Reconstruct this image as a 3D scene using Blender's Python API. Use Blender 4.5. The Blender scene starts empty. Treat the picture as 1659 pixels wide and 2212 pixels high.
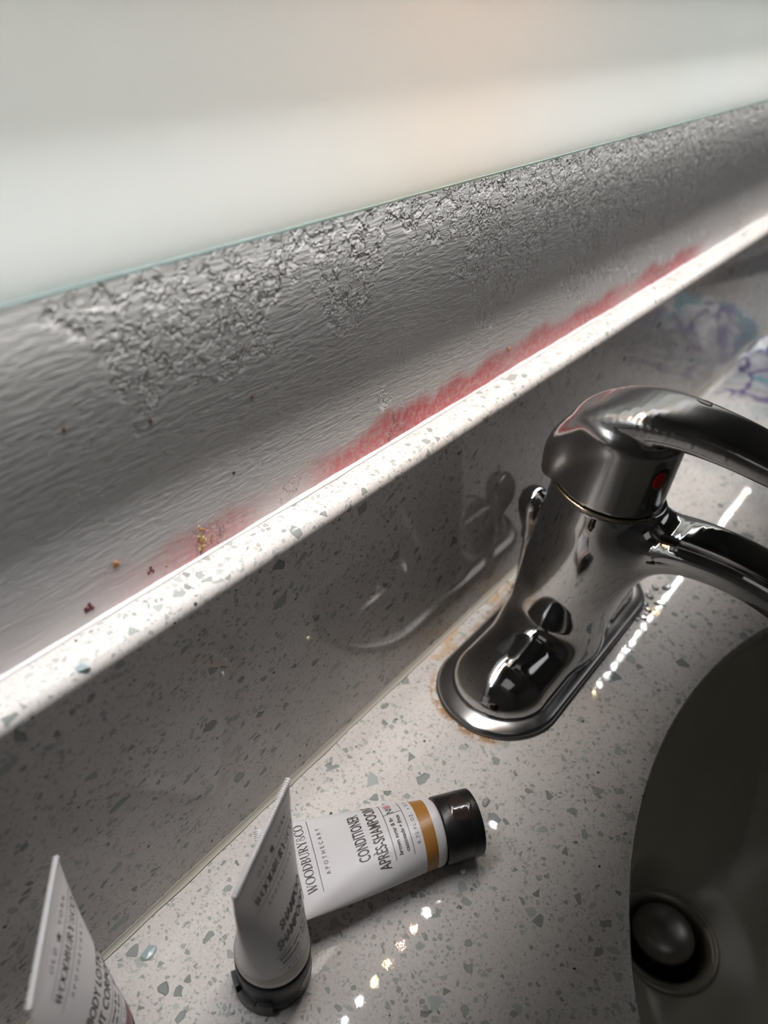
import bpy, bmesh, math, random
import numpy as np
from mathutils import Vector, Matrix
random.seed(7)
S = bpy.context.scene
COL = S.collection
PI = math.pi

# ------------------------------------------------------------------ camera
cd = bpy.data.cameras.new('camera'); cam = bpy.data.objects.new('camera', cd); COL.objects.link(cam)
cd.sensor_fit = 'HORIZONTAL'; cd.sensor_width = 36.0; cd.lens = 1661.0 / 1659.0 * 36.0
cd.clip_start = 0.01
CR = Matrix(((0.6216273, 0.4303119, -0.6545312), (-0.7821074, 0.3873103, -0.4881587), (0.0434462, 0.8153664, 0.5773128)))
cam.matrix_world = Matrix.Translation((0, -0.1505, 0.291)) @ CR.to_4x4()
cd.dof.use_dof = True; cd.dof.focus_distance = 0.295; cd.dof.aperture_fstop = 11.0
S.camera = cam

# ------------------------------------------------------------------ world, lights, exposure
S.view_settings.view_transform = 'Standard'; S.view_settings.look = 'None'
S.view_settings.gamma = 1.0; S.view_settings.use_curve_mapping = False
S.view_settings.exposure = 0.22
S.cycles.use_denoising = True
S.cycles.caustics_reflective = False; S.cycles.caustics_refractive = False
S.cycles.sample_clamp_indirect = 6.0
S.cycles.max_bounces = 10
w = bpy.data.worlds.new('world'); S.world = w; w.use_nodes = True
w.node_tree.nodes['Background'].inputs[0].default_value = (0.5, 0.5, 0.5, 1)
w.node_tree.nodes['Background'].inputs[1].default_value = 0.1

LED_POWER = 720.0        # emission strength of one LED dot
BACK_W = 9.5             # power of the lamps behind the frosted glass
ROOM_W = 0.35             # unseen fill added near the ceiling for ambient light

UNDER_W = 0.15          # fill added under the mirror, raking down the wall
SIDE_W = 0.75            # unseen fill added on the right to rake the wall relief

def area(name, loc, rot, size, size_y, power, color, parent=None):
    l = bpy.data.lights.new(name, 'AREA'); l.shape = 'RECTANGLE'; l.size = size; l.size_y = size_y
    l.energy = power; l.color = color
    o = bpy.data.objects.new(name, l); COL.objects.link(o); o.location = loc; o.rotation_euler = rot
    if parent: o.parent = parent
    return o
area('ceiling_fill', (-0.3, -0.7, 1.55), (0, 0, 0), 0.7, 0.7, ROOM_W, (1.0, 0.97, 0.94))
area('right_side_fill', (1.45, -0.75, 0.75), (PI / 2 - 0.35, 0, PI / 2 + 0.25), 0.5, 0.9, SIDE_W, (0.97, 0.98, 1.0))
gl = area('under_mirror_fill', (0.5, 0.0106, 0.2304), (0, 0, 0), 2.0, 0.006, UNDER_W, (1.0, 0.97, 0.94)); gl.data.spread = math.radians(80)
# lamps in the hollow behind the frosted glass, facing the room
area('mirror_backlight', (0.5, 0.076, 0.262), (PI / 2, 0, 0), 1.9, 0.190, BACK_W, (0.97, 1.0, 0.99))
area('mirror_backlight_warm', (0.240, 0.040, 0.318), (PI / 2, 0, 0), 0.05, 0.03, BACK_W * 0.042, (1.0, 0.42, 0.16))

# ------------------------------------------------------------------ node helpers
class NT:
    def __init__(s, name):
        s.m = bpy.data.materials.new(name); s.m.use_nodes = True
        s.t = s.m.node_tree; s.b = s.t.nodes['Principled BSDF']; s.out = s.t.nodes['Material Output']
        s._obj = None
    def n(s, typ, **kw):
        x = s.t.nodes.new(typ)
        for k, v in kw.items(): setattr(x, k, v)
        return x
    def l(s, a, b): s.t.links.new(a, b)
    def put(s, sock, v):
        if hasattr(v, 'links') or hasattr(v, 'is_output'): s.l(v, sock)
        else: sock.default_value = v
    def obj(s):
        if s._obj is None: s._obj = s.n('ShaderNodeTexCoord').outputs['Object']
        return s._obj
    def math(s, op, a, b=0.0, c=None, clamp=False):
        x = s.n('ShaderNodeMath', operation=op); x.use_clamp = clamp
        s.put(x.inputs[0], a); s.put(x.inputs[1], b)
        if c is not None: s.put(x.inputs[2], c)
        return x.outputs[0]
    def smooth(s, v, a, b, lo=0.0, hi=1.0):
        x = s.n('ShaderNodeMapRange', interpolation_type='SMOOTHSTEP')
        s.put(x.inputs[0], v); x.inputs[1].default_value = a; x.inputs[2].default_value = b
        x.inputs[3].default_value = lo; x.inputs[4].default_value = hi
        return x.outputs[0]
    def scale(s, vec, sc, rot=(0, 0, 0), loc=(0, 0, 0)):
        x = s.n('ShaderNodeMapping'); s.put(x.inputs[0], vec)
        x.inputs['Scale'].default_value = sc; x.inputs['Rotation'].default_value = rot; x.inputs['Location'].default_value = loc
        return x.outputs[0]
    def noise(s, vec, sc, detail=2.0, rough=0.5, dist=0.0):
        x = s.n('ShaderNodeTexNoise'); s.put(x.inputs['Vector'], vec); x.inputs['Scale'].default_value = sc
        x.inputs['Detail'].default_value = detail; x.inputs['Roughness'].default_value = rough; x.inputs['Distortion'].default_value = dist
        return x.outputs
    def vor(s, vec, sc, feature='F1', rand=1.0):
        x = s.n('ShaderNodeTexVoronoi', feature=feature); s.put(x.inputs['Vector'], vec); x.inputs['Scale'].default_value = sc
        x.inputs['Randomness'].default_value = rand
        return x.outputs
    def mix(s, f, a, b, mode='MIX'):
        x = s.n('ShaderNodeMix', data_type='RGBA', blend_type=mode)
        s.put(x.inputs[0], f)
        for i, v in ((6, a), (7, b)):
            if isinstance(v, tuple): x.inputs[i].default_value = (*v[:3], 1)
            else: s.l(v, x.inputs[i])
        return x.outputs[2]
    def sep(s, v):
        x = s.n('ShaderNodeSeparateXYZ'); s.put(x.inputs[0], v); return x.outputs
    def ramp(s, f, stops, interp='LINEAR'):
        x = s.n('ShaderNodeValToRGB'); r = x.color_ramp; r.interpolation = interp
        while len(r.elements) < len(stops): r.elements.new(0.5)
        for e, (p, c) in zip(r.elements, stops):
            e.position = p; e.color = (c, c, c, 1) if not isinstance(c, tuple) else (*c, 1)
        s.put(x.inputs[0], f); return x.outputs[0]
    def bump(s, h, strength, dist, normal=None):
        x = s.n('ShaderNodeBump'); s.put(x.inputs['Height'], h); x.inputs['Strength'].default_value = strength
        x.inputs['Distance'].default_value = dist
        if normal is not None: s.l(normal, x.inputs['Normal'])
        return x.outputs[0]
    def set(s, **kw):
        for k, v in kw.items():
            k = k.replace('_', ' ')
            sock = s.b.inputs[k]
            if isinstance(v, tuple) and len(v) == 3: v = (*v, 1)
            s.put(sock, v)
        return s.m

_tab = {}
def plain(name, col, rough=0.5, metal=0.0, **kw):
    m = NT(name); return m.set(Base_Color=col, Roughness=rough, Metallic=metal, **kw)

def srgb(r, g, b):
    f = lambda v: (v / 255 / 12.92) if v / 255 <= 0.04045 else ((v / 255 + 0.055) / 1.055) ** 2.4
    return (f(r), f(g), f(b))

# ------------------------------------------------------------------ materials
def quartz_material(name, stains=False):
    m = NT(name); P = m.obj()
    warp = m.noise(P, 160.0, 1.0)[1]
    vm = m.n('ShaderNodeVectorMath', operation='MULTIPLY_ADD'); m.l(warp, vm.inputs[0]); vm.inputs[1].default_value = (0.0022,) * 3; m.l(P, vm.inputs[2])
    W = vm.outputs[0]
    fine = m.noise(P, 900.0, 2.0)[0]
    base = m.mix(fine, (0.50, 0.473, 0.452), (0.73, 0.70, 0.675))
    cloud = m.noise(P, 45.0, 2.0)[0]
    base = m.mix(m.smooth(cloud, 0.4, 0.7, 0.0, 0.35), base, (0.70, 0.672, 0.648))
    col = base
    for sc, prob, edge, dark in ((950.0, 0.26, 0.10, 0.55), (480.0, 0.27, 0.13, 0.75), (270.0, 0.13, 0.13, 0.9), (145.0, 0.06, 0.16, 1.0)):
        rot = (sc * .01, sc * .02, sc * .03)
        v = m.scale(W, (1.0, 1.0, 1.35), rot, (sc * .37, sc * .11, 0))
        a = m.vor(v, sc); d = m.vor(v, sc, 'DISTANCE_TO_EDGE')[0]
        cs = m.n('ShaderNodeSeparateColor'); m.l(a['Color'], cs.inputs[0])
        pick = m.math('LESS_THAN', cs.outputs[0], prob)
        thr = m.math('MULTIPLY_ADD', cs.outputs[1], 0.16, edge * 0.6)
        inside = m.smooth(m.math('SUBTRACT', d, thr), 0.0, 0.03)
        rim = m.smooth(m.math('SUBTRACT', d, thr), 0.02, 0.08)
        f = m.math('MULTIPLY', m.math('MULTIPLY', pick, inside), dark)
        tone = m.ramp(cs.outputs[2], [(0.0, (0.07, 0.083, 0.08)), (0.25, (0.16, 0.18, 0.173)), (0.6, (0.34, 0.37, 0.36)), (0.85, (0.47, 0.51, 0.50)), (1.0, (0.30, 0.27, 0.25))])
        tone = m.mix(m.math('MULTIPLY', rim, 0.45), tone, (0.42, 0.45, 0.43))
        col = m.mix(f, col, tone)
    # the odd warm or almost black speck
    a = m.vor(W, 700.0); cs = m.n('ShaderNodeSeparateColor'); m.l(a['Color'], cs.inputs[0])
    f = m.math('MULTIPLY', m.math('LESS_THAN', cs.outputs[0], 0.002), m.math('LESS_THAN', a['Distance'], 0.45))
    col = m.mix(f, col, (0.08, 0.075, 0.07))
    if stains:
        x, y, z = m.sep(P)
        # orange mineral deposit around the left end of the tap plate
        dx = m.math('SUBTRACT', x, m.math('MINIMUM', m.math('MAXIMUM', x, 0.2486), 0.349)); dy = m.math('ADD', y, 0.0425)
        r = m.math('SQRT', m.math('ADD', m.math('MULTIPLY', dx, dx), m.math('MULTIPLY', dy, dy)))
        band = m.math('MULTIPLY', m.smooth(r, 0.0362, 0.0325), m.smooth(m.noise(P, 230.0, 3.0)[0], 0.40, 0.52))
        side = m.math('MULTIPLY', m.smooth(x, 0.242, 0.228), m.smooth(y, -0.064, -0.055))
        side2 = m.math('MULTIPLY', m.smooth(x, 0.245, 0.26), m.math('MULTIPLY', m.smooth(x, 0.34, 0.33), m.smooth(y, -0.02, -0.012)))
        f = m.math('MULTIPLY', band, m.math('ADD', side, m.math('MULTIPLY', side2, 0.55), clamp=True))
        col = m.mix(m.math('MULTIPLY', f, 0.85), col, (0.38, 0.20, 0.07))
        f2 = m.math('MULTIPLY', m.smooth(m.noise(m.scale(P, (1, 2.6, 1)), 42.0, 2.0)[0], 0.50, 0.62),
                    m.math('MULTIPLY', m.smooth(y, -0.014, -0.004), m.math('MULTIPLY', m.smooth(x, 0.20, 0.25), m.smooth(x, 0.42, 0.33))))
        col = m.mix(m.math('MULTIPLY', f2, 0.8), col, (0.55, 0.36, 0.18))
    b = m.bump(m.noise(P, 900.0, 1.0, 0.5)[0], 0.05, 0.00013)
    m.set(Base_Color=col, Roughness=0.024, Normal=b, IOR=1.42)
    m.b.inputs['Specular IOR Level'].default_value = 0.20
    return m.m

def wall_material():
    m = NT('painted_plaster_relief'); P = m.obj(); x, y, z = m.sep(P)
    ripple = m.noise(m.scale(P, (150, 60, 700), (0, 0.06, 0)), 1.0, 3.0, 0.55, 0.6)[0]
    ripple2 = m.noise(m.scale(P, (190, 190, 900), (0, -0.05, 0)), 1.0, 2.0)[0]
    # patches of crinkled, half peeled paint, thicker toward the upper edge and to the right
    pm = m.noise(m.scale(P, (1, 1, 0.8)), 30.0, 3.0, 0.62)[0]
    zz = m.smooth(z, 0.150, 0.222, -0.17, 0.12)
    xx = m.smooth(x, 0.18, 0.42, -0.025, 0.12)
    left = m.smooth(x, 0.075, 0.105, -0.35, 0.0)
    low = m.math('MULTIPLY', m.smooth(z, 0.150, 0.133), m.smooth(x, 0.26, 0.22), None)
    low = m.math('MULTIPLY', low, 0.10)
    gap = m.math('MULTIPLY', m.math('MULTIPLY', m.smooth(x, 0.295, 0.325), m.smooth(x, 0.385, 0.345)), -0.10)
    s_ = m.math('ADD', m.math('ADD', m.math('ADD', pm, zz), m.math('ADD', xx, left)), m.math('ADD', low, gap))
    mask = m.smooth(s_, 0.465, 0.505)
    warp = m.noise(P, 130.0, 3.0, 0.6)[1]
    vm = m.n('ShaderNodeVectorMath', operation='MULTIPLY_ADD'); m.l(warp, vm.inputs[0]); vm.inputs[1].default_value = (0.009,) * 3; m.l(P, vm.inputs[2])
    W = vm.outputs[0]
    def vein(sc, wd, off):
        n_ = m.noise(m.scale(W, (1, 1, 1), (0, 0, 0), off), sc, 2.0, 0.5, 0.6)[0]
        return m.smooth(m.math('ABSOLUTE', m.math('SUBTRACT', n_, 0.5)), wd, wd * 0.15)
    brk = m.smooth(m.noise(P, 170.0, 2.0)[0], 0.42, 0.56)
    brk2 = m.smooth(m.noise(m.scale(P, (1, 1, 1), (0, 0, 0), (4, 4, 4)), 200.0, 2.0)[0], 0.42, 0.56)
    ridge = m.math('MULTIPLY', vein(75.0, 0.026, (0, 0, 0)), brk)
    ridge2 = m.math('MULTIPLY', vein(150.0, 0.042, (3, 0, 0)), brk2)
    dense = m.smooth(x, 0.20, 0.36, 0.35, 1.0)
    pit = m.smooth(m.noise(W, 210.0, 2.0, 0.5)[0], 0.50, 0.36)
    relief = m.math('MULTIPLY', mask, m.math('ADD', m.math('ADD', ridge, m.math('MULTIPLY', ridge2, dense)), m.math('MULTIPLY', pit, -0.45)))
    flat = m.math('ADD', m.math('MULTIPLY', ripple, m.smooth(z, 0.140, 0.165, 0.35, 1.0)), m.math('MULTIPLY', ripple2, 0.25))
    h = m.math('ADD', m.math('MULTIPLY', relief, 1.2), m.math('MULTIPLY', flat, 0.34))
    # paint is one light grey, turning patchy red along the ledge
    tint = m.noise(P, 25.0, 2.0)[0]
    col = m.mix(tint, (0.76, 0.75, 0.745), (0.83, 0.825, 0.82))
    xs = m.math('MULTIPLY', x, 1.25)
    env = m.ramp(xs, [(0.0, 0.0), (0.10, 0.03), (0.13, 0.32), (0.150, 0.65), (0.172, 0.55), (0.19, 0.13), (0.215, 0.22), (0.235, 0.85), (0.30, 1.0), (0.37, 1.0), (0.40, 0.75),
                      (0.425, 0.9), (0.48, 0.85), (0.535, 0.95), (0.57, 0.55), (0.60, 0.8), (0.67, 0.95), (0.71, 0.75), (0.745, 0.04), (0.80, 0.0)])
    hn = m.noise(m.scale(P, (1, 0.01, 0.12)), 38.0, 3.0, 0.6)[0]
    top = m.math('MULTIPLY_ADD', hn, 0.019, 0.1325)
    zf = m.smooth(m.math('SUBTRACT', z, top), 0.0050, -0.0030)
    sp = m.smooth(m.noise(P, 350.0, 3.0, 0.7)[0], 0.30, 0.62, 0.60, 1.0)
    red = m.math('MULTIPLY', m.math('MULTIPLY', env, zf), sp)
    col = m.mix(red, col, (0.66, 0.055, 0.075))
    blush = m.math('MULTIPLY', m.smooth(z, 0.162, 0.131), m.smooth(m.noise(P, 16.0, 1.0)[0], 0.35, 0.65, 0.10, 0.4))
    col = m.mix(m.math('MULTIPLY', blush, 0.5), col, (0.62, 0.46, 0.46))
    m.set(Base_Color=col, Roughness=0.42, Normal=m.bump(h, 1.0, 0.0014))
    return m.m

def frosted_material():
    m = NT('frosted_glass'); P = m.obj(); x, y, z = m.sep(P)
    m.t.nodes.remove(m.b)
    tr = m.n('ShaderNodeBsdfTranslucent'); tr.inputs[0].default_value = (0.88, 0.89, 0.878, 1)
    df = m.n('ShaderNodeBsdfDiffuse'); df.inputs[0].default_value = (0.76, 0.775, 0.765, 1)
    g = m.n('ShaderNodeBsdfGlossy'); g.inputs['Roughness'].default_value = 0.38; g.inputs[0].default_value = (0.9, 0.93, 0.92, 1)
    # dried splashes on the satin face, mostly low down
    sc = m.smooth(m.noise(m.scale(P, (1, 1, 0.7), (0, 0.5, 0)), 260.0, 3.0, 0.6)[0], 0.66, 0.72)
    lowz = m.math('MULTIPLY', m.smooth(z, 0.245, 0.231), m.smooth(m.noise(P, 35.0, 2.0)[0], 0.52, 0.62))
    cc = m.mix(m.math('MULTIPLY', m.math('MULTIPLY', sc, lowz), 0.6), (0.76, 0.775, 0.765), (0.95, 0.97, 0.95))
    m.l(cc, df.inputs[0])
    a = m.n('ShaderNodeMixShader'); a.inputs[0].default_value = 0.42; m.l(df.outputs[0], a.inputs[1]); m.l(tr.outputs[0], a.inputs[2])
    b = m.n('ShaderNodeMixShader'); b.inputs[0].default_value = 0.10; m.l(a.outputs[0], b.inputs[1]); m.l(g.outputs[0], b.inputs[2])
    m.l(b.outputs[0], m.out.inputs[0])
    return m.m

def chrome_material(name, rough=0.045, brushed=False):
    m = NT(name); P = m.obj()
    sm = m.noise(P, 60.0, 3.0)[0]
    r = m.math('MULTIPLY_ADD', m.smooth(sm, 0.45, 0.75), 0.05, rough)
    m.set(Base_Color=(0.53, 0.525, 0.525), Metallic=1.0, Roughness=r)
    if brushed:
        n = m.noise(m.scale(P, (900, 60, 60)), 1.0, 2.0)[0]
        m.set(Normal=m.bump(n, 0.06, 0.0002))
    return m.m

M = {}
M['counter'] = quartz_material('white_quartz_counter', True)
M['quartz'] = quartz_material('white_quartz')
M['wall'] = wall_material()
M['frost'] = frosted_material()
M['chrome'] = chrome_material('polished_chrome')
M['chrome_lever'] = chrome_material('worn_chrome', 0.17, True)
M['plate'] = chrome_material('satin_chrome', 0.20)
M['dark_gap'] = plain('dark_rubber', (0.012, 0.012, 0.012), 0.5)
M['brass'] = plain('brass_ring', (0.50, 0.42, 0.28), 0.18, 1.0)
M['red_mark'] = plain('red_enamel', (0.55, 0.012, 0.008), 0.25)
M['glass_edge'] = plain('green_glass_edge', (0.42, 0.56, 0.53), 0.2)
M['mirror'] = plain('mirror_silver', (0.85, 0.88, 0.87), 0.0, 1.0)
M['caulk'] = plain('cream_silicone', (0.43, 0.41, 0.355), 0.35)
M['white_caulk'] = plain('white_silicone', (0.80, 0.78, 0.79), 0.3)
M['porcelain'] = plain('taupe_porcelain', (0.56, 0.54, 0.46), 0.22)
M['drain'] = plain('drain_metal', (0.42, 0.39, 0.34), 0.35, 0.6)
M['stopper'] = plain('stopper_metal', (0.42, 0.40, 0.39), 0.33, 0.8)
M['tube'] = plain('white_tube_plastic', (0.62, 0.61, 0.62), 0.36)
M['cap'] = plain('black_cap_plastic', (0.010, 0.010, 0.011), 0.34)
M['cap_recess'] = plain('brown_black_gloss', (0.035, 0.026, 0.024), 0.12)
M['ink'] = plain('grey_ink', (0.055, 0.053, 0.055), 0.5)
M['ink_pink'] = plain('pink_ink', (0.62, 0.22, 0.20), 0.5)
M['room'] = plain('room_paint', (0.42, 0.41, 0.40), 0.8)
M['floor'] = plain('floor_tile', (0.16, 0.14, 0.12), 0.5)
M['housing'] = plain('brushed_aluminium', (0.45, 0.45, 0.44), 0.4, 0.8)
m = NT('water'); tr_ = m.n('ShaderNodeBsdfTransparent'); tr_.inputs[0].default_value = (0.93, 0.93, 0.93, 1); g_ = m.n('ShaderNodeBsdfGlossy'); g_.inputs['Roughness'].default_value = 0.03
fr = m.n('ShaderNodeFresnel'); fr.inputs[0].default_value = 1.45; mx = m.n('ShaderNodeMixShader'); m.l(m.math('MULTIPLY', fr.outputs[0], 3.0, clamp=True), mx.inputs[0]); m.l(tr_.outputs[0], mx.inputs[1]); m.l(g_.outputs[0], mx.inputs[2])
m.t.nodes.remove(m.b); m.l(mx.outputs[0], m.out.inputs[0]); M['drop'] = m.m

# ------------------------------------------------------------------ object helpers
def link(name, me, mat, parent=None, smooth=False):
    o = bpy.data.objects.new(name, me); COL.objects.link(o)
    if mat is not None: me.materials.append(mat)
    if smooth: me.shade_smooth()
    if parent is not None: o.parent = parent
    return o
def tag(o, label=None, cat=None, group=None, kind=None):
    if label: o['label'] = label
    if cat: o['category'] = cat
    if group: o['group'] = group
    if kind: o['kind'] = kind
    return o
def empty(name, loc=(0, 0, 0), mat=None):
    o = bpy.data.objects.new(name, None); COL.objects.link(o); o.location = loc; o.empty_display_size = 0.01
    if mat is not None: o.matrix_world = mat
    return o
def mesh(name, verts, faces):
    me = bpy.data.meshes.new(name); me.from_pydata([tuple(map(float, v)) for v in verts], [], [tuple(f) for f in faces]); me.update(); return me
def box(name, a, b, mat, parent=None, bevel=0.0, seg=3):
    bm = bmesh.new(); bmesh.ops.create_cube(bm, size=1.0)
    for v in bm.verts: v.co = Vector([a[i] + (b[i] - a[i]) * (v.co[i] + 0.5) for i in range(3)])
    if bevel: bmesh.ops.bevel(bm, geom=bm.edges[:], offset=bevel, segments=seg, affect='EDGES', profile=0.5)
    me = bpy.data.meshes.new(name); bm.to_mesh(me); bm.free()
    return link(name, me, mat, parent, smooth=False)
def lathe(name, prof, n, mat, parent=None, closed=False, sx=1.0, sy=1.0):
    V = []; F = []
    for r, z in prof:
        for k in range(n):
            a = 2 * PI * k / n; V.append((r * math.cos(a) * sx, r * math.sin(a) * sy, z))
    for i in range(len(prof) - 1):
        for k in range(n):
            k2 = (k + 1) % n; F.append((i * n + k, i * n + k2, (i + 1) * n + k2, (i + 1) * n + k))
    if closed:
        F.append(tuple(range(n))[::-1]); F.append(tuple((len(prof) - 1) * n + k for k in range(n)))
    me = mesh(name, V, F); bm = bmesh.new(); bm.from_mesh(me); bmesh.ops.recalc_face_normals(bm, faces=bm.faces); bm.to_mesh(me); bm.free()
    o = link(name, me, mat, parent, smooth=True); return o
def extrude_x(name, prof, x0, x1, mat, parent=None, smooth=False, n=1):
    # prof: closed loop of (y, z)
    V = []; k = len(prof)
    for i in range(n + 1):
        x = x0 + (x1 - x0) * i / n
        V += [(x, p[0], p[1]) for p in prof]
    F = []
    for i in range(n):
        for j in range(k):
            j2 = (j + 1) % k; F.append((i * k + j, (i + 1) * k + j, (i + 1) * k + j2, i * k + j2))
    F.append(tuple(range(k))); F.append(tuple(n * k + j for j in range(k))[::-1])
    me = mesh(name, V, F); bm = bmesh.new(); bm.from_mesh(me); bmesh.ops.recalc_face_normals(bm, faces=bm.faces); bm.to_mesh(me); bm.free()
    return link(name, me, mat, parent, smooth=smooth)
def auto_smooth(o, deg=35):
    me = o.data; me.shade_smooth()
    bm = bmesh.new(); bm.from_mesh(me)
    for e in bm.edges:
        if len(e.link_faces) == 2 and e.calc_face_angle(0) > math.radians(deg): e.smooth = False
    bm.to_mesh(me); bm.free()

# ------------------------------------------------------------------ structure
X0, X1 = -0.55, 1.55
WY = 0.0145
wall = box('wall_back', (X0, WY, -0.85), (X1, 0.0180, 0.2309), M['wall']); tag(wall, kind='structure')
wb = box('wall_rear', (X0, 0.080, -0.85), (X1, 0.09, 1.7), M['room']); tag(wb, kind='structure')
for nm, a, b, mm in (('wall_left', (X0 - 0.1, -1.9, -0.85), (X0, 0.09, 1.7), 'room'), ('wall_right', (X1, -1.9, -0.85), (X1 + 0.1, 0.09, 1.7), 'room'),
                     ('wall_front', (X0, -2.0, -0.85), (X1, -1.9, 1.7), 'room'), ('ceiling', (X0, -1.9, 1.6), (X1, 0.08, 1.7), 'room'),
                     ('floor', (X0, -1.9, -0.95), (X1, 0.09, -0.85), 'floor')):
    tag(box(nm, a, b, M[mm]), kind='structure')

# marks on the lit foot of the wall: each a small crust of its own
def blob(name, c, r, mat, parent, seed, flat=0.3, axis='y', sub=2):
    rnd = random.Random(seed)
    bm = bmesh.new(); bmesh.ops.create_icosphere(bm, subdivisions=sub, radius=1.0)
    for v in bm.verts:
        k = 1 + rnd.uniform(-0.25, 0.25)
        p = v.co * k
        p = Vector((p.x * r[0], p.y * r[1], p.z * r[2]))
        v.co = p
    me = bpy.data.meshes.new(name); bm.to_mesh(me); bm.free()
    o = link(name, me, mat, parent, smooth=True); o.location = c; return o
m_dr = plain('dark_red_crust', (0.13, 0.008, 0.02), 0.4); m_or = plain('orange_crust', (0.50, 0.22, 0.08), 0.5)
m_ye = plain('yellow_crust', (0.66, 0.50, 0.22), 0.5); m_br = plain('brown_crust', (0.20, 0.07, 0.03), 0.5); m_bk = plain('black_speck', (0.02, 0.02, 0.02), 0.5)
specks = []
for i in range(7): specks.append((0.0813 + random.uniform(-.0017, .0017), 0.1361 + random.uniform(-.0013, .0013), 0.0006, m_dr))
for i in range(4): specks.append((0.1026 + random.uniform(-.001, .001), 0.1364 + random.uniform(-.001, .001), 0.0005, m_dr))
for i in range(3): specks.append((0.0918 + random.uniform(-.0006, .0006), 0.1456 + random.uniform(-.0006, .0006), 0.0007, m_or))
for i in range(16): specks.append((0.1230 + random.uniform(-.0014, .0014), 0.1325 + random.random() ** 1.5 * 0.0100, 0.00042 + random.random() * .0003, m_ye if i % 3 else m_or))
for i in range(7): specks.append((0.1275 + random.uniform(-.001, .001), 0.1325 + random.random() * 0.004, 0.0004, m_or))
specks += [(0.1105, 0.1855, 0.0006, m_br), (0.0851, 0.1930, 0.0006, m_br), (0.1386, 0.1550, 0.0006, m_bk), (0.1484, 0.1787, 0.0005, m_br),
           (0.3157, 0.1426, 0.0009, m_or), (0.3135, 0.1436, 0.0006, m_br), (0.2215, 0.1330, 0.0005, m_br), (0.1085, 0.1345, 0.0005, m_or)]
for i, (x, z, r, mm) in enumerate(specks):
    blob('crust', (x, WY, z), (r, r * 0.45, r * 1.15), mm, wall, i)

# ------------------------------------------------------------------ countertop with the sink cut-out
SX, SY, SA, SB = 0.295, -0.248, 0.195, 0.130
def counter_mesh():
    n = 160; V = []; F = []
    def pt(k, s): a = 2 * PI * k / n; return (SX + (SA + s) * math.cos(a), SY + (SB + s) * math.sin(a))
    rings = [(0.012, -0.030), (0.012, -0.0105), (0.0, -0.0085), (0.0, -0.0030), (0.0008, -0.0012), (0.0035, 0.0), (0.0042, 0.0)]
    for s, z in rings:
        for k in range(n): x, y = pt(k, s); V.append((x, y, z))
    x0, x1, y0, y1 = X0, X1, -0.56, 0.0144
    for zz in (0.0, -0.030):
        for k in range(n):
            a = 2 * PI * k / n; dx, dy = math.cos(a), math.sin(a)
            t = min([((x1 - SX) / dx) if dx > 1e-9 else 1e9, ((x0 - SX) / dx) if dx < -1e-9 else 1e9,
                     ((y1 - SY) / dy) if dy > 1e-9 else 1e9, ((y0 - SY) / dy) if dy < -1e-9 else 1e9])
            V.append((SX + dx * t, SY + dy * t, zz))
    R = len(rings) + 2; NR = len(rings)
    for i in range(R - 1):
        for k in range(n): k2 = (k + 1) % n; F.append((i * n + k, i * n + k2, (i + 1) * n + k2, (i + 1) * n + k))
    for k in range(n): k2 = (k + 1) % n; F.append(((R - 1) * n + k, (R - 1) * n + k2, k2, k))
    # the four outer corners, top and bottom
    for cx, cy in ((x0, y0), (x1, y0), (x1, y1), (x0, y1)):
        i0 = len(V); V.append((cx, cy, 0.0)); V.append((cx, cy, -0.030))
        top = range(4 * n, 5 * n); best = None
        for k in range(n):
            a, b = V[NR * n + k], V[NR * n + (k + 1) % n]
            on = lambda p, q: abs(p - q) < 1e-6
            if (on(a[0], cx) and on(b[1], cy) and not on(a[1], cy)) or (on(a[1], cy) and on(b[0], cx) and not on(a[0], cx)): best = k
        if best is not None:
            k, k2 = best, (best + 1) % n
            F.append((NR * n + k, NR * n + k2, i0)); F.append(((NR + 1) * n + k2, (NR + 1) * n + k, i0 + 1))
    return mesh('countertop', V, F)
top = link('countertop', counter_mesh(), M['counter'])
bm = bmesh.new(); bm.from_mesh(top.data); bmesh.ops.recalc_face_normals(bm, faces=bm.faces); bm.to_mesh(top.data); bm.free()
auto_smooth(top, 40)
tag(top, 'white quartz countertop with grey glassy chips around the sunken sink', 'countertop')

# backsplash slab, front arris rounded
r = 0.0042; prof = [(0.0, 0.0002), (0.0, 0.130 - r - 0.0006), (0.0, 0.130 - r)]
for k in range(1, 9): a = PI * k / 18; prof.append((r - r * math.cos(a * 1.0), 0.130 - r + r * math.sin(a)))
prof += [(r, 0.130), (r + 0.0006, 0.130), (WY - 0.0001, 0.130), (WY - 0.0001, 0.0002)]
bs = extrude_x('backsplash', prof, X0, X1, M['quartz']); auto_smooth(bs, 25)
tag(bs, 'speckled quartz backsplash slab with a rounded ledge below the grey wall', 'backsplash')
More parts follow.
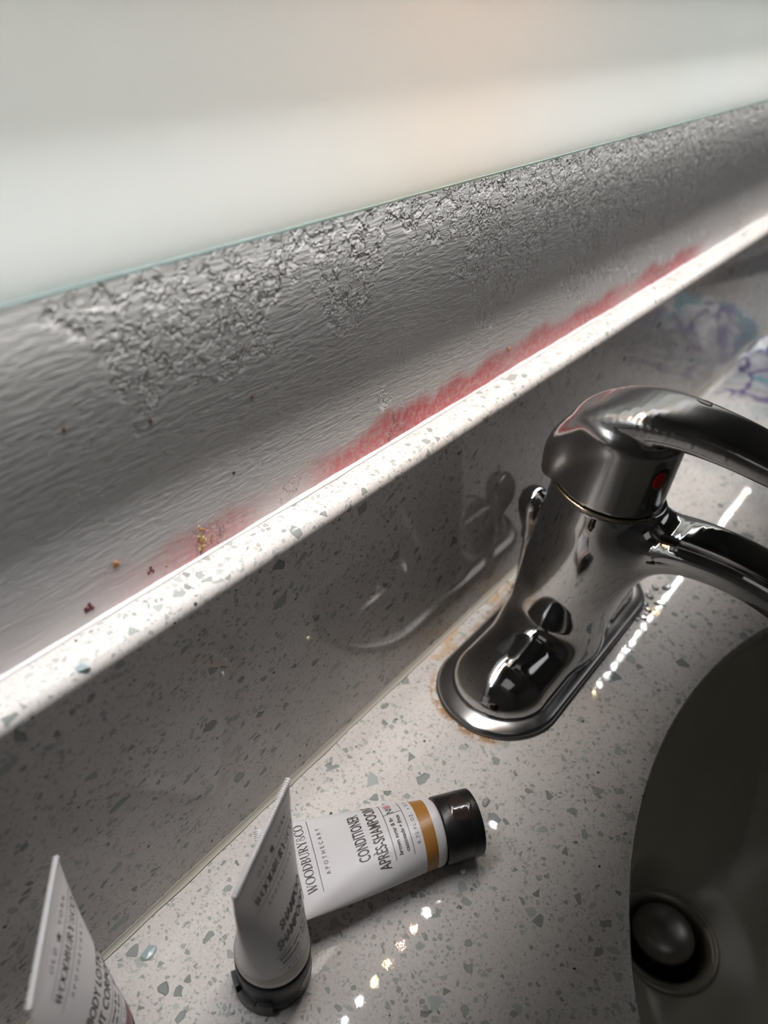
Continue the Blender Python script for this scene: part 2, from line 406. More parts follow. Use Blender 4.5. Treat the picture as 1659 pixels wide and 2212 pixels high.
# cove of cream sealant in the corner, and the white bead behind the ledge
r = 0.0052; pr = [(-0.0001, 0.0001)]
pr += [(-r + r * math.sin(a), r - r * math.cos(a)) for a in np.linspace(0, PI / 2, 8)]
def wavy(name, prof_fn, x0, x1, n, mat):
    V = []; F = []; k = None
    for i in range(n + 1):
        x = x0 + (x1 - x0) * i / n; p = prof_fn(x); k = len(p); V += [(x, q[0], q[1]) for q in p]
    for i in range(n):
        for j in range(k): j2 = (j + 1) % k; F.append((i * k + j, (i + 1) * k + j, (i + 1) * k + j2, i * k + j2))
    me = mesh(name, V, F); b = bmesh.new(); b.from_mesh(me); bmesh.ops.recalc_face_normals(b, faces=b.faces); b.to_mesh(me); b.free()
    return link(name, me, mat, None, smooth=True)
def cove(x):
    q = 0.0022 * (1 + 0.10 * math.sin(x * 90) + 0.07 * math.sin(x * 230 + 1))
    return [(-0.0001, 0.0001)] + [(-q + q * math.sin(a), q - q * math.cos(a) + 0.0001) for a in np.linspace(0, PI / 2, 7)]
cv = wavy('sealant_bead', cove, X0 + .001, X1 - .001, 500, M['caulk']); tag(cv, 'cream sealant line in the corner of countertop and backsplash', 'sealant')
def bead(x):
    q = 0.0009 * (1 + 0.35 * math.sin(x * 60) * math.sin(x * 23 + 1) + 0.12 * math.sin(x * 310))
    return [(WY, 0.1300), (WY, 0.1300 + q * 1.1), (WY - q * .55, 0.1300 + q * .9), (WY - q * 1.1, 0.1300 + q * .35), (WY - q * 1.5, 0.1300)]
cv = wavy('sealant_bead', bead, X0 + .001, X1 - .001, 700, M['white_caulk']); tag(cv, 'thin white sealant bead where the ledge meets the grey wall', 'sealant')

# ------------------------------------------------------------------ sink
DX, DY, DR, DZ = 0.278, -0.1552, 0.0262, -0.148
def sink_mesh():
    n = 128; V = []; F = []; T = 46
    for i in range(T + 1):
        t = i / T
        for k in range(n):
            a = 2 * PI * k / n; c, s = math.cos(a), math.sin(a)
            rim = Vector((SX + (SA + 0.004) * c, SY + (SB + 0.004) * s)); d0 = Vector((DX + DR * c, DY + DR * s))
            if t <= 1:
                p = d0.lerp(rim, t)
            rr = min(1.0, math.hypot((p.x - SX) / (SA + 0.004), (p.y - SY) / (SB + 0.004)))
            z = -0.0100 - 0.142 * (max(0.0, 1 - rr ** 7)) ** 0.55 if t < 1 else -0.0100
            # bend the floor gently to the drain
            V.append((p.x, p.y, z))
    # level the ring at the drain
    for i in range(T + 1):
        t = i / T; wgt = max(0.0, 1 - t * 9) ** 1.0
        for k in range(n):
            x, y, z = V[i * n + k]; V[i * n + k] = (x, y, z * (1 - wgt) + DZ * wgt)
    for i in range(T):
        for k in range(n): k2 = (k + 1) % n; F.append((i * n + k, (i + 1) * n + k, (i + 1) * n + k2, i * n + k2))
    b = len(V)
    for k in range(n):
        a = 2 * PI * k / n; V.append((SX + (SA + .0115) * math.cos(a), SY + (SB + .0115) * math.sin(a), -0.0106))
    for k in range(n): k2 = (k + 1) % n; F.append((T * n + k, b + k, b + k2, T * n + k2))
    return mesh('bowl', V, F)
sink = empty('undermount_sink', (0, 0, 0)); tag(sink, 'oval taupe undermount sink bowl set below the counter edge', 'sink')
bowl = link('bowl', sink_mesh(), M['porcelain'], sink, smooth=True)
dr = empty('drain_fitting'); dr.parent = sink; dr.location = (DX, DY, DZ)
dr.name = 'drain'
fl = lathe('drain_flange', [(0.0300, -0.0006), (0.0303, 0.0006), (0.0292, 0.0018), (0.0262, 0.0016), (0.0236, 0.0002), (0.0222, -0.0030), (0.0215, -0.0085), (0.0210, -0.030)], 64, M['drain'], dr)
blk = lathe('drain_throat', [(0.0206, -0.029), (0.012, -0.0292), (0.0001, -0.0292)], 32, M['dark_gap'], dr)
st = lathe('stopper', [(0.0001, 0.0105), (0.006, 0.0102), (0.0115, 0.0090), (0.0150, 0.0068), (0.0168, 0.0040), (0.0172, 0.0020), (0.0166, 0.0006), (0.013, -0.001), (0.004, -0.003), (0.004, -0.029)], 64, M['stopper'], dr)
st.location = (0.0008, 0.0012, 0.0)

# ------------------------------------------------------------------ implicit surfaces for the tap
def surface_nets(f, lo, hi, h):
    nx, ny, nz = [int((hi[i] - lo[i]) / h) + 2 for i in range(3)]
    ax = [lo[i] + h * np.arange(n) for i, n in enumerate((nx, ny, nz))]
    G = np.stack(np.meshgrid(*ax, indexing='ij'), -1).reshape(-1, 3)
    Fv = np.concatenate([f(G[i:i + 400000]) for i in range(0, len(G), 400000)]).reshape(nx, ny, nz)
    s = Fv < 0
    cx = lambda A, i, j, k: A[i:nx - 1 + i, j:ny - 1 + j, k:nz - 1 + k]
    cnt = sum(cx(s, i, j, k).astype(np.int8) for i in (0, 1) for j in (0, 1) for k in (0, 1))
    act = (cnt > 0) & (cnt < 8)
    ids = -np.ones(act.shape, int); idx = np.argwhere(act); ids[act] = np.arange(len(idx))
    acc = np.zeros((len(idx), 3)); num = np.zeros(len(idx))
    I, J, K = idx.T
    cor = [(i, j, k) for i in (0, 1) for j in (0, 1) for k in (0, 1)]
    for a in cor:
        for b in cor:
            d = [b[q] - a[q] for q in range(3)]
            if sum(d) == 1 and min(d) == 0:
                va = Fv[I + a[0], J + a[1], K + a[2]]; vb = Fv[I + b[0], J + b[1], K + b[2]]
                c = (va < 0) != (vb < 0)
                t = np.where(c, va / np.where(c, va - vb, 1), 0)
                p = np.array(a)[None] + t[:, None] * np.array(d)[None]
                acc[c] += p[c]; num[c] += 1
    V = (idx + acc / num[:, None]) * h + np.array(lo)
    quads = []
    for ax_ in range(3):
        sl0 = [slice(None)] * 3; sl1 = [slice(None)] * 3; sl0[ax_] = slice(0, -1); sl1[ax_] = slice(1, None)
        a, b = s[tuple(sl0)], s[tuple(sl1)]
        E = np.argwhere(a != b); flip = a[tuple(E.T)]
        o1, o2 = [q for q in range(3) if q != ax_]
        ok = (E[:, o1] > 0) & (E[:, o2] > 0) & (E[:, o1] < ids.shape[o1]) & (E[:, o2] < ids.shape[o2])
        E, flip = E[ok], flip[ok]
        def at(d1, d2):
            q = E.copy(); q[:, o1] -= d1; q[:, o2] -= d2; return ids[tuple(q.T)]
        Q = np.stack([at(1, 1), at(0, 1), at(0, 0), at(1, 0)], 1)
        if ax_ == 1: flip = ~flip
        Q[~flip] = Q[~flip][:, ::-1]
        quads.append(Q)
    Q = np.concatenate(quads)
    e = h * 0.25
    for it in range(4):
        g = np.stack([(f(V + np.eye(3)[q] * e) - f(V - np.eye(3)[q] * e)) / (2 * e) for q in range(3)], 1)
        v = f(V); gg = np.maximum((g * g).sum(1), 0.05)
        V = V - np.clip(v / gg, -h, h)[:, None] * g * 0.9
    return V, Q
def smin(a, b, k):
    h = np.clip(0.5 + 0.5 * (b - a) / k, 0, 1)
    return b * (1 - h) + a * h - k * h * (1 - h)
def smax(a, b, k): return -smin(-a, -b, k)
def cone(P, a, b, ra, rb):
    a = np.array(a); b = np.array(b); ba = b - a; t = np.clip(((P - a) @ ba) / (ba @ ba), 0, 1)
    return np.linalg.norm(P - a - t[:, None] * ba, axis=1) - (ra + (rb - ra) * t)
def spline(pts, n):
    pts = np.array(pts, float); P = np.vstack([2 * pts[0] - pts[1], pts, 2 * pts[-1] - pts[-2]]); out = []
    for i in range(1, len(P) - 2):
        for t in np.linspace(0, 1, n, endpoint=False):
            p0, p1, p2, p3 = P[i - 1:i + 3]
            out.append(0.5 * ((2 * p1) + (-p0 + p2) * t + (2 * p0 - 5 * p1 + 4 * p2 - p3) * t * t + (-p0 + 3 * p1 - 3 * p2 + p3) * t ** 3))
    out.append(P[-2]); return np.array(out)
def sweep(P, path, cx, ex=2.0):
    # path rows: y, z, half width in x, half thickness ; a bar swept in the plane x = cx
    best = np.full(len(P), 1e3); q = P[:, 1:3]; dx = np.abs(P[:, 0] - cx)
    for a, b in zip(path[:-1], path[1:]):
        ba = b[:2] - a[:2]; L2 = ba @ ba
        t = np.clip(((q - a[:2]) @ ba) / L2, 0, 1)
        d = np.linalg.norm(q - a[:2] - t[:, None] * ba, axis=1)
        rx = a[2] + (b[2] - a[2]) * t; rt = a[3] + (b[3] - a[3]) * t
        k = ((dx / rx) ** ex + (d / rt) ** ex) ** (1 / ex)
        best = np.minimum(best, (k - 1) * np.minimum(rx, rt))
    return best

FX, FY = 0.299, -0.0425
AX0 = np.array((FX, -0.0430, 0.004)); AX1 = np.array((FX, -0.0545, 0.102)); AXD = (AX1 - AX0) / np.linalg.norm(AX1 - AX0)
RING = np.array((FX, -0.0545, 0.1020))
spout_path = spline([(-0.052, 0.052, 0.0235, 0.020), (-0.066, 0.071, 0.0210, 0.0165), (-0.084, 0.0845, 0.0185, 0.0110), (-0.104, 0.0895, 0.0170, 0.0085),
                     (-0.128, 0.0880, 0.0160, 0.0080), (-0.150, 0.0810, 0.0150, 0.0085), (-0.164, 0.0720, 0.0135, 0.0090)], 7)
def body_f(P):
    col = cone(P, AX0, RING + AXD * 0.02, 0.0260, 0.0252)
    col = smax(col, (P - RING) @ AXD, 0.0006)
    sp = sweep(P, spout_path, FX, 2.8)
    b = smin(col, sp, 0.012)
    Q = P.copy(); Q[:, 2] = (P[:, 2] - 0.002) / 0.88
    wing = cone(Q, (0.2500, FY, 0.0), (0.3480, FY, 0.0), 0.0248, 0.0248)
    b = smin(b, wing, 0.009)
    b = smax(b, 0.0040 - P[:, 2], 0.0004)
    hole = cone(P, (FX, -0.162, 0.030), (FX, -0.162, 0.072), 0.0085, 0.0085)
    return smax(b, -hole, 0.001)
lever_path = spline([(-0.0335, 0.110, 0.0190, 0.0080), (-0.0365, 0.123, 0.0220, 0.0096), (-0.0470, 0.1345, 0.0222, 0.0098), (-0.0620, 0.1415, 0.0208, 0.0084),
                     (-0.0800, 0.1440, 0.0186, 0.0066), (-0.1000, 0.1430, 0.0168, 0.0058), (-0.1200, 0.1400, 0.0155, 0.0052), (-0.1450, 0.1370, 0.0145, 0.0050), (-0.1640, 0.1365, 0.0135, 0.0048)], 6)
HB = RING + AXD * 0.0016
def handle_f(P):
    dome = cone(P, HB - AXD * 0.03, HB + AXD * 0.045, 0.0262, 0.0236)
    flat = (P - (HB + AXD * 0.0350)) @ AXD
    dome = smax(dome, flat, 0.006)
    # scoop away the front under the lever
    lev = sweep(P, lever_path, FX, 3.4)
    b = smin(dome, lev, 0.0035)
    return smax(b, -((P - HB) @ AXD), 0.0006)
def implicit(name, f, lo, hi, h, mat, parent):
    V, Q = surface_nets(f, lo, hi, h)
    me = bpy.data.meshes.new(name); me.from_pydata(V.tolist(), [], Q.tolist()); me.update()
    bm = bmesh.new(); bm.from_mesh(me); bmesh.ops.recalc_face_normals(bm, faces=bm.faces); bm.to_mesh(me); bm.free()
    o = link(name, me, mat, parent, smooth=True)
    return o
tap = empty('tap'); tag(tap, 'chrome single-lever tap with curved spout standing between backsplash and sink', 'tap')
H = 0.0012
implicit('body', body_f, (0.222, -0.178, 0.0), (0.378, -0.010, 0.112), H, M['chrome'], tap)
implicit('lever_handle', handle_f, (0.268, -0.175, 0.096), (0.330, -0.022, 0.160), 0.0011, M['chrome_lever'], tap)
# stadium base plate
def stadium(r, z, hx=0.0502, n=40):
    out = []
    for k in range(n):
        a = 2 * PI * k / n; cx = hx if math.cos(a) > 1e-9 else -hx
        out.append((0.2988 + cx + r * math.cos(a), FY + r * math.sin(a), z))
    return out
def stad_mesh(name, rz):
    V = []; F = []
    for r_, z in rz: V += stadium(r_, z, n=96)
    n = 96
    for i in range(len(rz) - 1):
        for k in range(n): k2 = (k + 1) % n; F.append((i * n + k, i * n + k2, (i + 1) * n + k2, (i + 1) * n + k))
    F.append(tuple(range(n))[::-1]); F.append(tuple((len(rz) - 1) * n + k for k in range(n)))
    me = mesh(name, V, F); b = bmesh.new(); b.from_mesh(me); bmesh.ops.recalc_face_normals(b, faces=b.faces); b.to_mesh(me); b.free(); return me
gk = link('gasket', stad_mesh('gasket', [(0.0312, 0.0001), (0.0314, 0.0010), (0.0306, 0.0013)]), M['dark_gap'], tap); auto_smooth(gk)
pl = link('base_plate', stad_mesh('base_plate', [(0.0300, 0.0012), (0.0308, 0.0018), (0.0304, 0.0028), (0.0290, 0.0036), (0.0225, 0.0046)]), M['plate'], tap); auto_smooth(pl, 50)
# ring between body and handle
rm = AXD; zq = Vector(rm).to_track_quat('Z', 'Y').to_matrix().to_4x4()
def ring_part(name, prof, mat, off):
    o = lathe(name, prof, 96, mat, tap, closed=True)
    o.matrix_world = Matrix.Translation(Vector(RING + AXD * off)) @ zq; return o
ring_part('seal', [(0.0240, -0.002), (0.0240, 0.0030)], M['dark_gap'], 0.0)
ring_part('trim_ring', [(0.0242, -0.0003), (0.0256, -0.0003), (0.0259, 0.0003), (0.0256, 0.0008), (0.0242, 0.0008)], M['brass'], 0.0)
# red temperature mark in a dark surround on the front of the handle
def on_handle(ang, s, off):
    # ang: around the axis from -y toward -x ; s: height along the axis
    u = Vector((-math.sin(ang), 0, 0)) ; f_ = Vector((0, -AXD[2], AXD[1])).normalized()
    d = (Vector((-1, 0, 0)) * math.sin(ang) + f_ * math.cos(ang)).normalized()
    c = Vector(HB + AXD * s)
    lo_, hi_ = 0.0, 0.05
    for _ in range(40):
        mid = (lo_ + hi_) / 2
        if handle_f(np.array([tuple(c + d * mid)]))[0] < 0: lo_ = mid
        else: hi_ = mid
    return c + d * (lo_ + off), d
def mark(name, a0, s0, ra, rs, off, mat, n=32):
    V = []; F = []; rings = 5
    p, _ = on_handle(a0, s0, off); V.append(p)
    for j in range(1, rings + 1):
        for k in range(n):
            t = 2 * PI * k / n
            p, _ = on_handle(a0 + ra * j / rings * math.cos(t), s0 + rs * j / rings * math.sin(t), off if j < rings else -0.0002); V.append(p)
    for k in range(n):
        k2 = (k + 1) % n; F.append((0, 1 + k, 1 + k2))
        for j in range(rings - 1): F.append((1 + j * n + k, 1 + (j + 1) * n + k, 1 + (j + 1) * n + k2, 1 + j * n + k2))
    o = link(name, mesh(name, V, F), mat, tap, smooth=True)
    b = bmesh.new(); b.from_mesh(o.data); bmesh.ops.recalc_face_normals(b, faces=b.faces); b.to_mesh(o.data); b.free(); return o
mark('mark_surround', 0.46, 0.0205, 0.21, 0.0062, 0.00025, M['dark_gap'])
mk = mark('temperature_mark', 0.49, 0.0202, 0.15, 0.0048, 0.0006, M['red_mark']); tag(mk, 'red oval temperature mark')
# water bead on the lever
# lift rod behind the body
rod = lathe('lift_rod', [(0.0024, 0.0), (0.0024, 0.038), (0.0040, 0.0385), (0.0042, 0.046), (0.0060, 0.050), (0.0080, 0.056), (0.0085, 0.0610), (0.0074, 0.0665), (0.0045, 0.0698), (0.0016, 0.0710), (0.0001, 0.0711)], 32, M['chrome'], tap)
rod.location = (0.3215, -0.0105, 0.0)
lathe('rod_collar', [(0.0040, 0.0), (0.0040, 0.0015), (0.0022, 0.0022)], 24, M['chrome'], tap).location = (0.3215, -0.0105, 0.0)

# ------------------------------------------------------------------ tubes
TR, TL, Z0 = 0.0130, 0.085, 0.0155
def tube_ab(z):
    zt = 0.0800; t = min(1.0, max(0.0, (z - 0.020) / (zt - 0.020)))
    R0 = TR - 0.0002
    if z < 0.0185: k = (z - Z0) / 0.003; R0 = TR - 0.0002 - 0.0016 * (1 - math.sqrt(max(0, 1 - (1 - k) ** 2)))
    b = max(R0 * (1 - t) ** 0.92, 0.00055)
    # the girth stays the same from the round foot to the flat seam
    lo_, hi_ = R0, 1.6 * R0
    for _ in range(22):
        a = (lo_ + hi_) / 2
        if PI * (3 * (a + b) - math.sqrt((3 * a + b) * (a + 3 * b))) < 2 * PI * R0: lo_ = a
        else: hi_ = a
    return a, b
def front_point(u, z, off=0.00012):
    # u: arc length from the centre of the front face
    a, b = tube_ab(z)
    th = 0.0; L = 0.0; n = 40; s = 1 if u >= 0 else -1; u = abs(u); x = 0; y = -b
    prev = (0.0, -b)
    for k in range(1, 200):
        th = k * 0.01; p = (a * math.sin(th), -b * math.cos(th)); d = math.hypot(p[0] - prev[0], p[1] - prev[1])
        if L + d >= u:
            f = (u - L) / max(d, 1e-9); th -= 0.01 * (1 - f); break
        L += d; prev = p
    nx, ny = math.sin(th) / a, -math.cos(th) / b; q = math.hypot(nx, ny)
    x = a * math.sin(th) + nx / q * off; y = -b * math.cos(th) + ny / q * off
    return Vector((s * x, y, z))
class Lookup:
    pass
# serif capitals drawn as strokes: (points, width)
TK, TN = 0.155, 0.055
def arc(cx, cy, rx, ry, a0, a1, n=14): return [(cx + rx * math.cos(math.radians(a0 + (a1 - a0) * i / n)), cy + ry * math.sin(math.radians(a0 + (a1 - a0) * i / n))) for i in range(n + 1)]
GL = {
 'W': (1.16, [([(0.10, 1), (0.36, 0)], TK), ([(0.36, 0), (0.58, 0.95)], TN), ([(0.52, 1), (0.78, 0)], TK), ([(0.78, 0), (1.04, 1)], TN), ([(0.0, .98), (.24, .98)], TN), ([(.42, .98), (.66, .98)], TN), ([(.93, .98), (1.15, .98)], TN)]),
 'D': (0.86, [([(0.16, 0), (0.16, 1)], TK), (arc(0.20, .5, .56, .48, 90, -90, 20), 'v'), ([(0.0, .98), (.3, .98)], TN), ([(0, .02), (.3, .02)], TN)]),
 'B': (0.74, [([(0.16, 0), (0.16, 1)], TK), (arc(0.28, .745, .26, .235, 90, -90, 14), 'v'), (arc(0.28, .265, .34, .245, 90, -90, 14), 'v'), ([(0.0, .98), (.3, .98)], TN), ([(0, .02), (.3, .02)], TN), ([(.16, .51), (.32, .51)], TN)]),
 'R': (0.82, [([(0.16, 0), (0.16, 1)], TK), (arc(0.28, .735, .28, .245, 90, -90, 14), 'v'), ([(0.34, .50), (.70, 0)], TK), ([(0.0, .98), (.3, .98)], TN), ([(0, .02), (.32, .02)], TN), ([(.16, .49), (.36, .49)], TN), ([(.60, .02), (.84, .02)], TN)]),
 'U': (0.84, [([(0.16, 1), (0.16, .32)], TK), (arc(.42, .32, .26, .30, 180, 360, 14), TN * 1.3), ([(.68, .32), (.68, 1)], TN), ([(0, .98), (.32, .98)], TN), ([(.56, .98), (.82, .98)], TN)]),
 'Y': (0.82, [([(0.10, 1), (0.40, .48)], TK), ([(.40, .48), (.70, 1)], TN), ([(.40, .5), (.40, 0)], TK), ([(-.02, .98), (.24, .98)], TN), ([(.58, .98), (.82, .98)], TN), ([(.26, .02), (.54, .02)], TN)]),
 'C': (0.80, [(arc(.45, .5, .38, .48, 48, 312, 26), 'v'), ([(.72, .98), (.72, .72)], TN), ([(.74, .02), (.74, .22)], TN)]),
 'O': (0.92, [(arc(.46, .5, .40, .48, 0, 360, 36), 'v')]),
 '&': (0.80, [(arc(.36, .76, .17, .21, -60, 250, 18), TN), ([(.27, .57), (.72, .02)], TN * 1.2), (arc(.34, .27, .27, .26, 115, 330, 16), TN), ([(.57, .15), (.74, .50)], TN)]),
}
def stroke_poly(pts, wd):
    tris = []
    n = len(pts)
    L, R_ = [], []
    for i, p in enumerate(pts):
        a = pts[max(0, i - 1)]; b = pts[min(n - 1, i + 1)]
        if pts[0] == pts[-1] or (abs(pts[0][0] - pts[-1][0]) < 1e-6 and abs(pts[0][1] - pts[-1][1]) < 1e-6):
            a = pts[(i - 1) % (n - 1)] if i > 0 else pts[n - 2]; b = pts[(i + 1) % (n - 1)] if i < n - 1 else pts[1]
        dx, dy = b[0] - a[0], b[1] - a[1]; q = math.hypot(dx, dy) or 1; nx, ny = -dy / q, dx / q
        w_ = (TN + (TK - TN) * abs(nx) ** 1.6) if wd == 'v' else wd
        L.append((p[0] + nx * w_ / 2, p[1] + ny * w_ / 2)); R_.append((p[0] - nx * w_ / 2, p[1] - ny * w_ / 2))
    return [(L[i], L[i + 1], R_[i + 1], R_[i]) for i in range(n - 1)]
def serif_quads(text, height, width):
    adv = sum(GL[ch][0] for ch in text) + 0.04 * len(text); sx = width / adv; x = -width / 2; out = []
    for ch in text:
        w_, strokes = GL[ch]
        for pts, wd in strokes:
            if len(pts) == 2:   # cut long straight strokes so they follow the curve
                pts = [tuple(np.array(pts[0]) + (np.array(pts[1]) - np.array(pts[0])) * k / 4) for k in range(5)]
            for q in stroke_poly(pts, wd): out.append([(x + p[0] * sx, p[1] * height) for p in q])
        x += (w_ + 0.04) * sx
    return out
def font_polys(text, height, width, shear=0.0, space=1.0, bold=0.0):
    cu = bpy.data.curves.new('t', 'FONT'); cu.body = text; cu.size = 1.0; cu.shear = shear; cu.space_character = space; cu.resolution_u = 3
    if bold: cu.offset = bold
    o = bpy.data.objects.new('t', cu); COL.objects.link(o)
    bpy.context.view_layer.update()
    me = o.evaluated_get(bpy.context.evaluated_depsgraph_get()).to_mesh()
    V = [v.co.copy() for v in me.vertices]; Fc = [tuple(p.vertices) for p in me.polygons]
    o.evaluated_get(bpy.context.evaluated_depsgraph_get()).to_mesh_clear()
    bpy.data.objects.remove(o); bpy.data.curves.remove(cu)
    x0 = min(v.x for v in V); x1 = max(v.x for v in V)
    cap = 0.69
    return [((v.x - x0) / (x1 - x0) - 0.5) * width for v in V], [v.y / cap * height for v in V], Fc
def print_mesh(name, items, parent, mat):
    V = []; F = []
    for xs, ys, fc, u0, z0 in items:
        b = len(V)
        for x, y in zip(xs, ys): V.append(front_point(u0 + x, z0 + y))
        F += [tuple(b + i for i in f) for f in fc]
    return link(name, mesh(name, V, F), mat, parent)
def rule(w_, h_, n=24):
    xs = []; ys = []; F = []
    for i in range(n + 1): xs += [-w_ / 2 + w_ * i / n] * 2; ys += [0, h_]
    for i in range(n): F.append((2 * i, 2 * i + 2, 2 * i + 3, 2 * i + 1))
    return xs, ys, F
def quads_item(qs):
    xs = []; ys = []; F = []
    for q in qs:
        b = len(xs); xs += [p[0] for p in q]; ys += [p[1] for p in q]; F.append((b, b + 1, b + 2, b + 3))
    return xs, ys, F
def star(r):
    xs = []; ys = []
    for k in range(10): rr = r if k % 2 == 0 else r * 0.45; a = PI / 2 + PI * k / 5; xs.append(rr * math.cos(a)); ys.append(rr * math.sin(a))
    return xs, ys, [tuple(range(10))]

def make_tube(mw, label, title1, title2, w1, w2, stripe_col, lines, latch=False):
    t = empty('cosmetic_tube', mat=mw)
    tag(t, label, 'tube', 'small toiletry tubes on the counter')
    n = 96; zs = list(np.linspace(Z0, 0.0185, 8)) + list(np.linspace(0.019, 0.0800, 50)) + [0.0803, 0.0806] + list(np.linspace(0.0808, TL, 15))
    V = []; F = []
    for z in zs:
        a, b = tube_ab(z)
        if z >= 0.0803: a, b = tube_ab(0.08)[0], 0.00050 + 0.00016 * math.sin((z - 0.0803) / 0.0006 * PI)
        for k in range(n):
            th = 2 * PI * k / n; V.append((a * math.sin(th), -b * math.cos(th), z))
    for i in range(len(zs) - 1):
        for k in range(n): k2 = (k + 1) % n; F.append((i * n + k, i * n + k2, (i + 1) * n + k2, (i + 1) * n + k))
    F.append(tuple(range(n))[::-1]); F.append(tuple((len(zs) - 1) * n + k for k in range(n)))
    me = mesh('tube_body', V, F); b = bmesh.new(); b.from_mesh(me); bmesh.ops.recalc_face_normals(b, faces=b.faces); b.to_mesh(me); b.free()
    body = link('tube_body', me, M['tube'], t, smooth=True)
    # tiny teeth pressed into the end seam
    for k in range(44):
        x = -0.0192 + 0.0384 * k / 43
        box('t', (x - 0.00022, -0.00078, TL - 0.0012), (x + 0.00022, 0.00078, TL + 0.0002), M['tube'], None).name = 'seam_tooth_tmp'
    teeth = [o for o in COL.objects if o.name.startswith('seam_tooth_tmp')]
    bmx = bmesh.new()
    for o in teeth: bmx.from_mesh(o.data); me_ = o.data; bpy.data.objects.remove(o); bpy.data.meshes.remove(me_)
    me = bpy.data.meshes.new('seam_crimp'); bmx.to_mesh(me); bmx.free(); link('seam_crimp', me, M['tube'], body)
    # stripe
    V = []; F = []; rows = np.linspace(0.0198, 0.0248, 6)
    for z in rows:
        a, b_ = tube_ab(z)
        for k in range(n): th = 2 * PI * k / n; V.append(((a + 6e-5) * math.sin(th), -(b_ + 6e-5) * math.cos(th), z))
    for i in range(len(rows) - 1):
        for k in range(n): k2 = (k + 1) % n; F.append((i * n + k, i * n + k2, (i + 1) * n + k2, (i + 1) * n + k))
    link('colour_band', mesh('colour_band', V, F), plain('band_ink', stripe_col, 0.35), body, smooth=True)
    # print
    U = 0.0022; it = []
    def ft(text, z, h, w_, u=0.0, **kw): xs, ys, f = font_polys(text, h, w_, **kw); it.append((xs, ys, f, U + u, z))
    def ru(w_, z, u=0.0, h=0.00022): xs, ys, f = rule(w_, h); it.append((xs, ys, f, U + u, z))
    ft('OLD', 0.0745, 0.0017, 0.0065, -0.0064, space=1.5); ft('YORK', 0.0745, 0.0017, 0.0085, 0.0072, space=1.5)
    xs, ys, f = star(0.0016); it.append((xs, ys, f, U, 0.0746))
    ru(0.0300, 0.0722)
    xs, ys, f = quads_item(serif_quads('WOODBURY&CO', 0.0036, 0.0285)); it.append((xs, ys, f, U, 0.0668))
    ru(0.0300, 0.0647)
    ft('APOTHECARY', 0.0608, 0.0016, 0.0195, space=1.9)
    ft(title1, 0.0455, 0.0043, w1, bold=0.012); ft(title2, 0.0388, 0.0043, w2, bold=0.012)
    ru(0.0275, 0.0363)
    ft(lines[0], 0.0335, 0.0015, lines[2], -0.0049, shear=0.1, bold=0.02); ft(lines[1], 0.0308, 0.0015, lines[3], -0.0046, shear=0.25, bold=0.02)
    ru(0.0275, 0.0290)
    ft('N', 0.0322, 0.0027, 0.0023, 0.0061); ft('o', 0.0333, 0.0020, 0.0012, 0.0081); ru(0.0013, 0.0326, 0.0081)
    it.append((*quads_item([[(0, 0), (0.0002, 0), (0.0002, 0.0073), (0, 0.0073)]]), U + 0.0045, 0.0291))
    ft('0.75 FL.OZ.  e 22 ML', 0.0260, 0.0013, 0.0225, 0.0005, space=1.4)
    print_mesh('label_print', it, body, M['ink'])
    xs, ys, f = font_polys('II', 0.0027, 0.0020, bold=0.03); print_mesh('label_number', [(xs, ys, f, U + 0.0099, 0.0322)], body, M['ink_pink'])
    # cap
    R0 = TR
    cap = lathe('cap', [(0.0001, 0.0), (R0 - 0.0008, 0.0), (R0 - 0.0002, 0.0003), (R0, 0.0009), (R0, 0.0048), (R0 - 0.00012, 0.00492), (R0 - 0.00012, 0.00505), (R0, 0.0052), (R0, Z0 - 0.0004), (R0 - 0.0003, Z0), (0.004, Z0 + 0.0001)], 96, M['cap'], t)
    auto_smooth(cap, 40)
    # thumb recess: a glossy lens let into the cap front
    V = []; F = []; nn = 36; rr = 6
    def cp(x, z, o_): th = x / R0; return ((R0 + o_) * math.sin(th), -(R0 + o_) * math.cos(th), z)
    zc = 0.0072
    V.append(cp(0, zc, 0.00005))
    for j in range(1, rr + 1):
        q = j / rr
        for k in range(nn):
            a = 2 * PI * k / nn; V.append(cp(0.0060 * q * math.cos(a), zc + 0.0048 * q * math.sin(a), 0.00008 + (0.00022 if j == rr - 1 else 0) - (0.0002 if j == rr else 0)))
    for k in range(nn):
        k2 = (k + 1) % nn; F.append((0, 1 + k, 1 + k2))
        for j in range(rr - 1): F.append((1 + j * nn + k, 1 + (j + 1) * nn + k, 1 + (j + 1) * nn + k2, 1 + j * nn + k2))
    me = mesh('thumb_recess', V, F); b = bmesh.new(); b.from_mesh(me); bmesh.ops.recalc_face_normals(b, faces=b.faces); b.to_mesh(me); b.free()
    link('thumb_recess', me, M['cap_recess'], cap, smooth=True)
    if latch:
        V = []; F = []; m_ = 22
        for i in range(m_ + 1):
            th = math.radians(-150 + 82 * i / m_)
            hh = 0.0078 if i < 7 else (0.0052 if i < 16 else 0.0075)
            for rr_, z in ((R0 - 0.0004, 0.0), (R0 + 0.0013, 0.0), (R0 + 0.0016, hh), (R0 - 0.0004, hh)): V.append((rr_ * math.sin(th), -rr_ * math.cos(th), z))
        for i in range(m_):
            for j in range(4): j2 = (j + 1) % 4; F.append((4 * i + j, 4 * i + 4 + j, 4 * i + 4 + j2, 4 * i + j2))
        F.append((0, 1, 2, 3)); F.append(tuple(4 * m_ + j for j in (3, 2, 1, 0)))
        me = mesh('hinge_clip', V, F); b = bmesh.new(); b.from_mesh(me); bmesh.ops.recalc_face_normals(b, faces=b.faces); b.to_mesh(me); b.free()
        lt = link('hinge_clip', me, M['cap'], cap)
    return t
